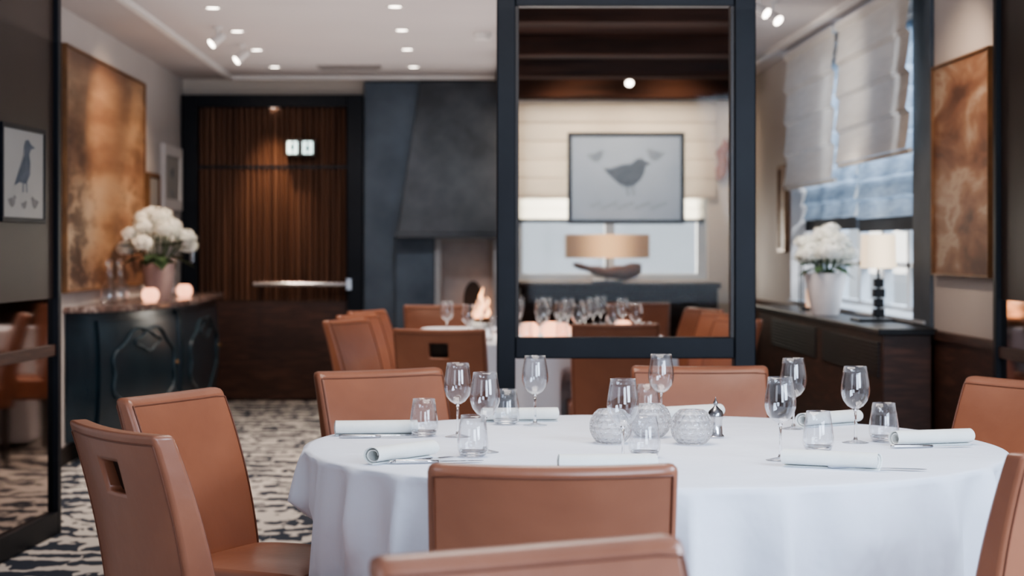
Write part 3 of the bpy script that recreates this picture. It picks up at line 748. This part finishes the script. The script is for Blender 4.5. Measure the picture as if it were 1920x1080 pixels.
# ------------------------------------------------------------------ flowers
def bouquet(parent,n,R,zc,br,flat=.8,leaves=14,lr=1.0):
    rng=random.Random(n)
    for k in range(n):
        a=2.4*k+rng.uniform(-.3,.3); q=math.sqrt((k+.5)/n); px=R*q*math.cos(a); py=R*q*math.sin(a); pz=zc+R*flat*(1-q*q)+rng.uniform(-.045,.045)
        brk=br*rng.uniform(.75,1.2); sq=Vector((rng.uniform(.8,1.2),rng.uniform(.8,1.2),rng.uniform(.65,.95)))
        b=B()
        for i in range(80):
            t=(i+.5)/80; ph=math.acos(1-1.7*t); th=2.39996*i
            d=Vector((math.sin(ph)*math.cos(th),math.sin(ph)*math.sin(th),math.cos(ph)))
            rr=brk*rng.uniform(.78,1.18); c=Vector((px,py,pz))+Vector((d.x*sq.x,d.y*sq.y,d.z*sq.z))*rr
            d=(d+Vector((rng.uniform(-.3,.3),rng.uniform(-.3,.3),rng.uniform(-.3,.3)))).normalized()
            x=d.orthogonal().normalized(); y=d.cross(x); s=brk*.27; ro=rng.random()*3
            for p in range(4):
                an=ro+p*math.pi/2; u=x*math.cos(an)+y*math.sin(an); w=d.cross(u)
                b.add([c,c+u*s*.6+w*s*.42+d*s*.15,c+u*s*1.05+d*s*.1,c+u*s*.6-w*s*.42+d*s*.15],[(0,1,2,3)])
        b.obj('bloom',petal,parent=parent)
    b=B()
    for i in range(leaves):
        a=2*math.pi*i/leaves+rng.random()*.4; l=lr*R*rng.uniform(.85,1.2); u=Vector((math.cos(a),math.sin(a),rng.uniform(-.45,.45))).normalized(); w=Vector((-math.sin(a),math.cos(a),0))*l*.2
        o=Vector((0,0,zc-R*.15)); 
        b.add([o+u*R*.5,o+u*l*.8+w,o+u*l*1.15+Vector((0,0,-.02)),o+u*l*.8-w],[(0,1,2,3)])
    for i in range(n):
        a=2.4*i; q=math.sqrt((i+.5)/n); b.tube([(0,0,zc-.16),(R*q*math.cos(a)*.6,R*q*math.sin(a)*.6,zc-.03),(R*q*math.cos(a),R*q*math.sin(a),zc+R*flat*(1-q*q))],.004,5)
    b.obj('foliage',leafm,parent=parent)
e=empty('flower_vase',(-2.0,12.4,.91),'blush vase of white hydrangeas on commode','flower vase')
B().lathe([(.07,0),(.075,.01),(.095,.12),(.108,.22),(.11,.24),(.10,.24),(.095,.21),(.06,.03),(0,.03)],32).obj('vase',pinkcer,parent=e,smooth=True)
bouquet(e,18,.215,.35,.062,flat=.9,leaves=26)
e=empty('potted_hydrangea',(2.15,11.3,.85),'white conical planter with white hydrangea on cabinet','potted plant')
B().lathe([(.075,0),(.08,.008),(.125,.235),(.130,.25),(.118,.25),(.09,.2),(0,.2)],32).obj('planter',whitecer,parent=e,smooth=True)
bouquet(e,17,.145,.33,.058,flat=.9,leaves=22,lr=1.15)
e=empty('glass_carafe',(-2.17,11.95,.91),'clear glass carafe on marble commode top','carafe',group='glass carafes')
B().lathe([(0,0),(.05,0),(.06,.03),(.05,.09),(.018,.15),(.016,.2),(.024,.22),(.022,.22),(.014,.2),(.016,.15),(.048,.09),(.057,.03),(.045,.006),(0,.006)],28).obj('body',glassm,parent=e,smooth='all')
B().lathe([(0,.2),(.012,.21),(.012,.225),(.022,.235),(.024,.255),(.012,.272),(0,.275)],20).obj('stopper',crystal,parent=e,smooth='all')
dup(e,(-2.05,13.35,.91)); dup(e,(-2.18,11.65,.91))
# ------------------------------------------------------------------ lamps
e=empty('table_lamp',(1.145,15.26,.97),'table lamp with wide glowing linen shade and driftwood base','lamp')
B().box(-.335,.335,-.10,.10,.20,.39).obj('shade',lampshade,parent=e,bevel=.01)
b=B(); path=[(-.27,0,.15),(-.22,0,.135),(-.15,0,.115),(-.07,.01,.095),(0,0,.08),(.07,-.01,.085),(.14,0,.075),(.20,0,.10),(.25,0,.12),(.27,.01,.15)]
b.tube(path,[.016,.026,.024,.042,.040,.056,.066,.062,.050,.014],12); b.obj('driftwood_base',driftwood,parent=e,smooth='all')
B().box(-.12,.12,-.06,.06,0,.02).tube([(0,0,.02),(0,0,.22)],.009,8).obj('stand',blackmetal,parent=e)
e=empty('table_lamp',(2.27,10.40,.85),'black table lamp with pale glowing square shade beside planter','lamp')
b=B()
prism(b,[(-.082,-.082),(.082,-.082),(.082,.082),(-.082,.082)],.29,[(-.078,-.078),(.078,-.078),(.078,.078),(-.078,.078)],.475); b.obj('shade',lampshade_b,parent=e,bevel=.004)
b=B()
for k,s in enumerate((.030,.026,.032,.026)): b.box(-s,s,-s,s,.02+.055*k,.068+.055*k)
b.tube([(0,0,.015),(0,0,.30)],.008,8); b.obj('stem',blackmetal,parent=e,bevel=.006)
B().box(-.13,.07,-.13,.13,0,.015).obj('base',blackmetal,parent=e,bevel=.004)
e=empty('candle_lantern',(2.22,12.2,.85),'small black metal lantern on cabinet','lantern')
b=B().box(-.06,.06,-.06,.06,0,.02).box(-.06,.06,-.06,.06,.30,.32)
for x in(-.055,.055):
    for y in(-.055,.055): b.box(x-.005,x+.005,y-.005,y+.005,.02,.30)
b.box(-.03,.03,-.03,.03,.32,.36); b.obj('cage',blackmetal,parent=e)
B().lathe([(.025,.02),(.025,.14)],16).obj('candle',wax,parent=e)
b=B(); b.tube([(2.085,YB-.07,1.80),(2.10,YB-.07,1.87),(2.12,YB-.08,1.95),(2.10,YB-.08,2.02),(2.14,YB-.07,2.09),(2.13,YB-.06,2.15)],[.025,.055,.045,.055,.04,.012],10)
b.obj('wall_carving',M('carved_orange_wood',(.42,.19,.08),(.3,.12,.05),rough=.5),smooth='all',label='small carved wooden ornament on end wall',cat='wall ornament')

# ------------------------------------------------------------------ partition frames
P=empty('partition_screen',(0,7.2,0),'black framed glass partition screen between tables','partition')
b=B().box(.122,.192,-.045,.045,0,ZC).box(1.02,1.10,-.045,.045,0,ZC).box(.192,1.02,-.04,.04,.832,.912).box(.192,1.02,-.04,.04,2.165,2.25).box(.192,1.02,-.04,.04,0,.09)
b.obj('frame',blackframe,parent=P,bevel=.005)
B().box(.192,.205,-.03,.03,.912,2.165).box(1.007,1.02,-.03,.03,.912,2.165).obj('glazing_bead',darkwood,parent=P)
B().box(.205,1.007,-.004,.004,.912,2.165).obj('glass_pane',panelglass,parent=P)
def mirrorpanel(name,x0,y0,x1,y1,side,label,zm=1.03):
    dx,dy=x1-x0,y1-y0; L_=math.hypot(dx,dy); e=empty(name,(x0,y0,0),label,'mirror panel',rotz=math.atan2(dy,dx))
    b=B().box(0,.05,-.03,.03,0,ZC).box(L_-.05,L_,-.03,.03,0,ZC).box(.05,L_-.05,-.03,.03,0,.10).box(.05,L_-.05,-.03,.03,2.5,ZC)
    b.obj('frame',blackframe,parent=e,bevel=.004)
    B().box(.05,L_-.05,-.02,.02,.78,.83).obj('rail',walnut,parent=e,bevel=.003,label='brown wooden cross rail')
    B().box(.05,L_-.05,-.006,.006,.10,.78).box(.05,L_-.05,-.006,.006,.83,zm).obj('mirror_glass',mirrorm,parent=e)
    B().box(.05,L_-.05,-.008,.008,zm,2.5).obj('reflection_panel',dark_refl,parent=e)  # upper mirror replaced by a dark panel painted as its dim reflections
MX=-.20
mirrorpanel('mirror_screen',-1.80,8.33,-1.80+MX,5.7,1,'black framed bronze mirror screen standing along the wall')
mirrorpanel('mirror_screen',2.30,8.15,2.30,6.3,1,'black framed bronze mirror screen against the wall')
ang=math.atan2(2.63,-MX)
fr=(8.33-7.83)/2.63
picture('framed_bird_print','y',-.29,.29,1.355,1.755,0,1,blackframe,paper2,.02,'black framed bird print standing in for a reflection in the screen',extra=standbird,loc=(-1.80+MX*fr+.010,7.83,1.555),rot=ang,dep=.014)  # solid print placed where the mirror would reflect a picture

# ------------------------------------------------------------------ ceiling fittings
def spot(x,y,z=ZC,first=None):
    e=empty('ceiling_spotlight',(x,y,z),'small recessed ceiling spotlight','ceiling light',group='recessed ceiling spotlights')
    B().lathe([(.036,0),(.05,0),(.05,-.006),(.036,-.004)],24,closed=True).obj('ring',trimw,parent=e,smooth=True)
    B().lathe([(.0355,-.001),(.0355,-.003)],24).obj('lens',emit_spot,parent=e)
    return e
SP=spot(-1.455,10.96)
for x,y in [(-1.455,12.14),(-1.455,13.28),(-1.455,14.53),(-.40,10.9),(-.40,12.08),(-.40,13.25),(-.39,14.53)]: dup(SP,(x,y,ZC))
dup(SP,(-1.56,15.53,2.40)) 
def track(x,y,aim,z=ZC):
    e=empty('track_spotlight',(x,y,z),'white adjustable spotlight hanging from ceiling','ceiling light',group='adjustable spotlights')
    B().lathe([(.03,0),(.03,-.015),(.008,-.018),(.008,-.06)],16).obj('mount',trimw,parent=e,smooth=True)
    d=Vector(aim).normalized(); p=Vector((0,0,-.08))
    b=B(); b.tube([p-d*.05,p+d*.05],[.022,.034],16); b.obj('head',trimw,parent=e,smooth=True)
    b=B(); b.tube([p+d*.0505,p+d*.053],.029,16); b.obj('lens',emit_spot,parent=e)
track(-1.55,11.9,(-.7,-.35,-.6)); track(-1.52,12.95,(-.7,-.35,-.6)); track(1.74,10.7,(.5,-.6,-.6)); track(1.62,10.4,(.6,-.5,-.5))
track(1.24,14.3,(.0,-.8,-.6),2.60)
e=empty('smoke_detector',(.115,12.25,ZC),'round white ceiling smoke detector','smoke detector')
B().lathe([(.06,0),(.06,-.02),(.045,-.045),(0,-.05)],24).obj('housing',trimw,parent=e,smooth=True)
b=B().box(-.24,.24,-.12,.12,-.012,0)
for k in range(7): b.box(-.22,.22,-.10+.032*k,-.09+.032*k,-.02,-.012)
b.obj('ceiling_vent',ventm,loc=(-.88,14.5,ZC),label='grey slotted ceiling air vent',cat='air vent')

# ------------------------------------------------------------------ lights
def light(t,name,loc,e,col,rot=None,target=None,**k):
    l=bpy.data.lights.new(name,t); l.energy=e; l.color=col
    for a,v in k.items(): setattr(l,a,v)
    o=bpy.data.objects.new(name,l); COL.objects.link(o); o.location=loc
    if target: o.rotation_euler=(Vector(target)-Vector(loc)).to_track_quat('-Z','Y').to_euler()
    return o
WARM=(1,.82,.68)
for x,y in [(-1.455,9.6),(-1.455,10.96),(-1.455,13.0),(-.40,10.9),(-.40,13.25),(-.6,8.2)]:
    light('SPOT','downlight',(x,y,2.60),68,WARM,target=(x,y,0),spot_size=1.9,spot_blend=.9,shadow_soft_size=.06)
light('SPOT','door_light',(-1.56,15.12,2.58),70,(1,.70,.48),target=(-1.56,15.55,1.5),spot_size=.8,spot_blend=1.0,shadow_soft_size=.04)
light('SPOT','door_wash',(-1.5,13.6,2.5),32,(1,.82,.70),target=(-1.56,15.6,1.3),spot_size=1.2,spot_blend=1.0,shadow_soft_size=.06)
light('SPOT','hood_wash',(-.3,13.6,2.5),30,(.92,.94,1),target=(-.1,15.3,1.5),spot_size=1.3,spot_blend=1.0,shadow_soft_size=.06)
light('SPOT','art_light',(-1.35,11.6,2.52),62,(1,.69,.45),target=(-2.32,12.2,1.75),spot_size=1.3,spot_blend=.9,shadow_soft_size=.05)
light('SPOT','art_light',(-1.3,13.2,2.52),35,(1,.69,.45),target=(-2.32,13.4,1.6),spot_size=1.3,spot_blend=.9,shadow_soft_size=.05)
light('SPOT','art_light',(1.5,8.4,2.5),48,(1,.74,.55),target=(2.36,8.95,1.7),spot_size=1.3,spot_blend=.8,shadow_soft_size=.05)
light('SPOT','plant_fill',(1.7,10.5,2.5),48,(1,.90,.80),target=(2.17,11.2,1.2),spot_size=.7,spot_blend=.8,shadow_soft_size=.05)  # unseen spot added to brighten the hydrangea
light('SPOT','cabinet_fill',(1.0,10.2,2.5),60,(1,.80,.66),target=(2.05,11.2,.4),spot_size=1.3,spot_blend=.9,shadow_soft_size=.05)  # unseen spot added to bring out the brown of the cabinet
light('SPOT','blind_light',(1.2,10.6,2.35),36,(1,.90,.80),target=(2.27,11.4,2.0),spot_size=1.5,spot_blend=1,shadow_soft_size=.06)
light('SPOT','flower_light',(-1.3,11.4,2.5),30,(1,.88,.76),target=(-2.0,12.4,1.35),spot_size=.5,spot_blend=.8,shadow_soft_size=.05)
for y in (10.6,11.6): light('SPOT','table_two_light',(.45,y,2.4),45,(1,.84,.70),target=(.45,y,0),spot_size=1.5,spot_blend=.8,shadow_soft_size=.06)
for x in (.9,1.6): light('SPOT','annex_light',(x,14.3,2.45),34,(1,.78,.57),target=(x,15.6,1.9),spot_size=1.6,spot_blend=.9,shadow_soft_size=.06)
light('POINT','fire_glow',(.12,15.3,.85),.3,(1,.6,.4),shadow_soft_size=.06)
light('AREA','ceiling_fill',(-.1,10.8,2.15),42,(1,.91,.88),target=(-.1,10.8,3),shape='RECTANGLE',size=3.4,size_y=8)  # unseen upward fill added to brighten the ceiling
light('AREA','table_one_light',(.3,5.2,2.6),24,(1,.90,.82),target=(.4,5.2,0),shape='RECTANGLE',size=1.6,size_y=1.2)
for x,y in ((.1,4.5),(.95,5.0)): light('SPOT','sparkle_spot',(x,y,2.58),18,(1,.93,.86),target=(x,y,0),spot_size=1.3,spot_blend=.9,shadow_soft_size=.04)  # overhead spots added for sparkle on the glass and crystal
# daylight: windows behind and beside the viewpoint, plus an added left fill
light('AREA','daylight',(1.4,-.95,1.6),84,(.68,.81,1),target=(.3,5,.8),shape='RECTANGLE',size=1.8,size_y=1.6)
light('AREA','left_fill',(-2.2,1.6,1.6),20,(.78,.86,1),target=(-.4,5,.8),shape='RECTANGLE',size=2.0,size_y=1.4)  # unseen fill added on the left, where there is no window
light('AREA','side_daylight',(2.3,3.0,1.6),115,(.68,.81,1),target=(.5,4.6,.7),shape='RECTANGLE',size=2.0,size_y=1.3)
light('AREA','window_daylight',(3.7,11.6,2.9),330,(.80,.88,1),target=(2.3,11.6,1.5),shape='RECTANGLE',size=4,size_y=1.2)
light('AREA','end_window_daylight',(1.22,16.3,1.7),70,(1,.93,.82),target=(1.2,12,1.2),shape='RECTANGLE',size=1.6,size_y=1.4)
w=bpy.data.worlds.new('sky'); S.world=w; w.use_nodes=True
bg=w.node_tree.nodes['Background']; bg.inputs[0].default_value=(.80,.89,1,1); bg.inputs[1].default_value=.72

# ------------------------------------------------------------------ camera
cd=bpy.data.cameras.new('camera'); cam=bpy.data.objects.new('camera',cd); COL.objects.link(cam)
cam.location=(0,0,1.25); cam.rotation_euler=(math.radians(90),0,0)
cd.sensor_width=36; cd.lens=66.66; cd.shift_x=.04635; cd.shift_y=-.0390; cd.clip_end=100
cd.dof.use_dof=True; cd.dof.focus_distance=4.6; cd.dof.aperture_fstop=3.8
S.camera=cam
S.view_settings.view_transform='AgX'
S.view_settings.look='AgX - Medium High Contrast'
S.view_settings.exposure=0.32
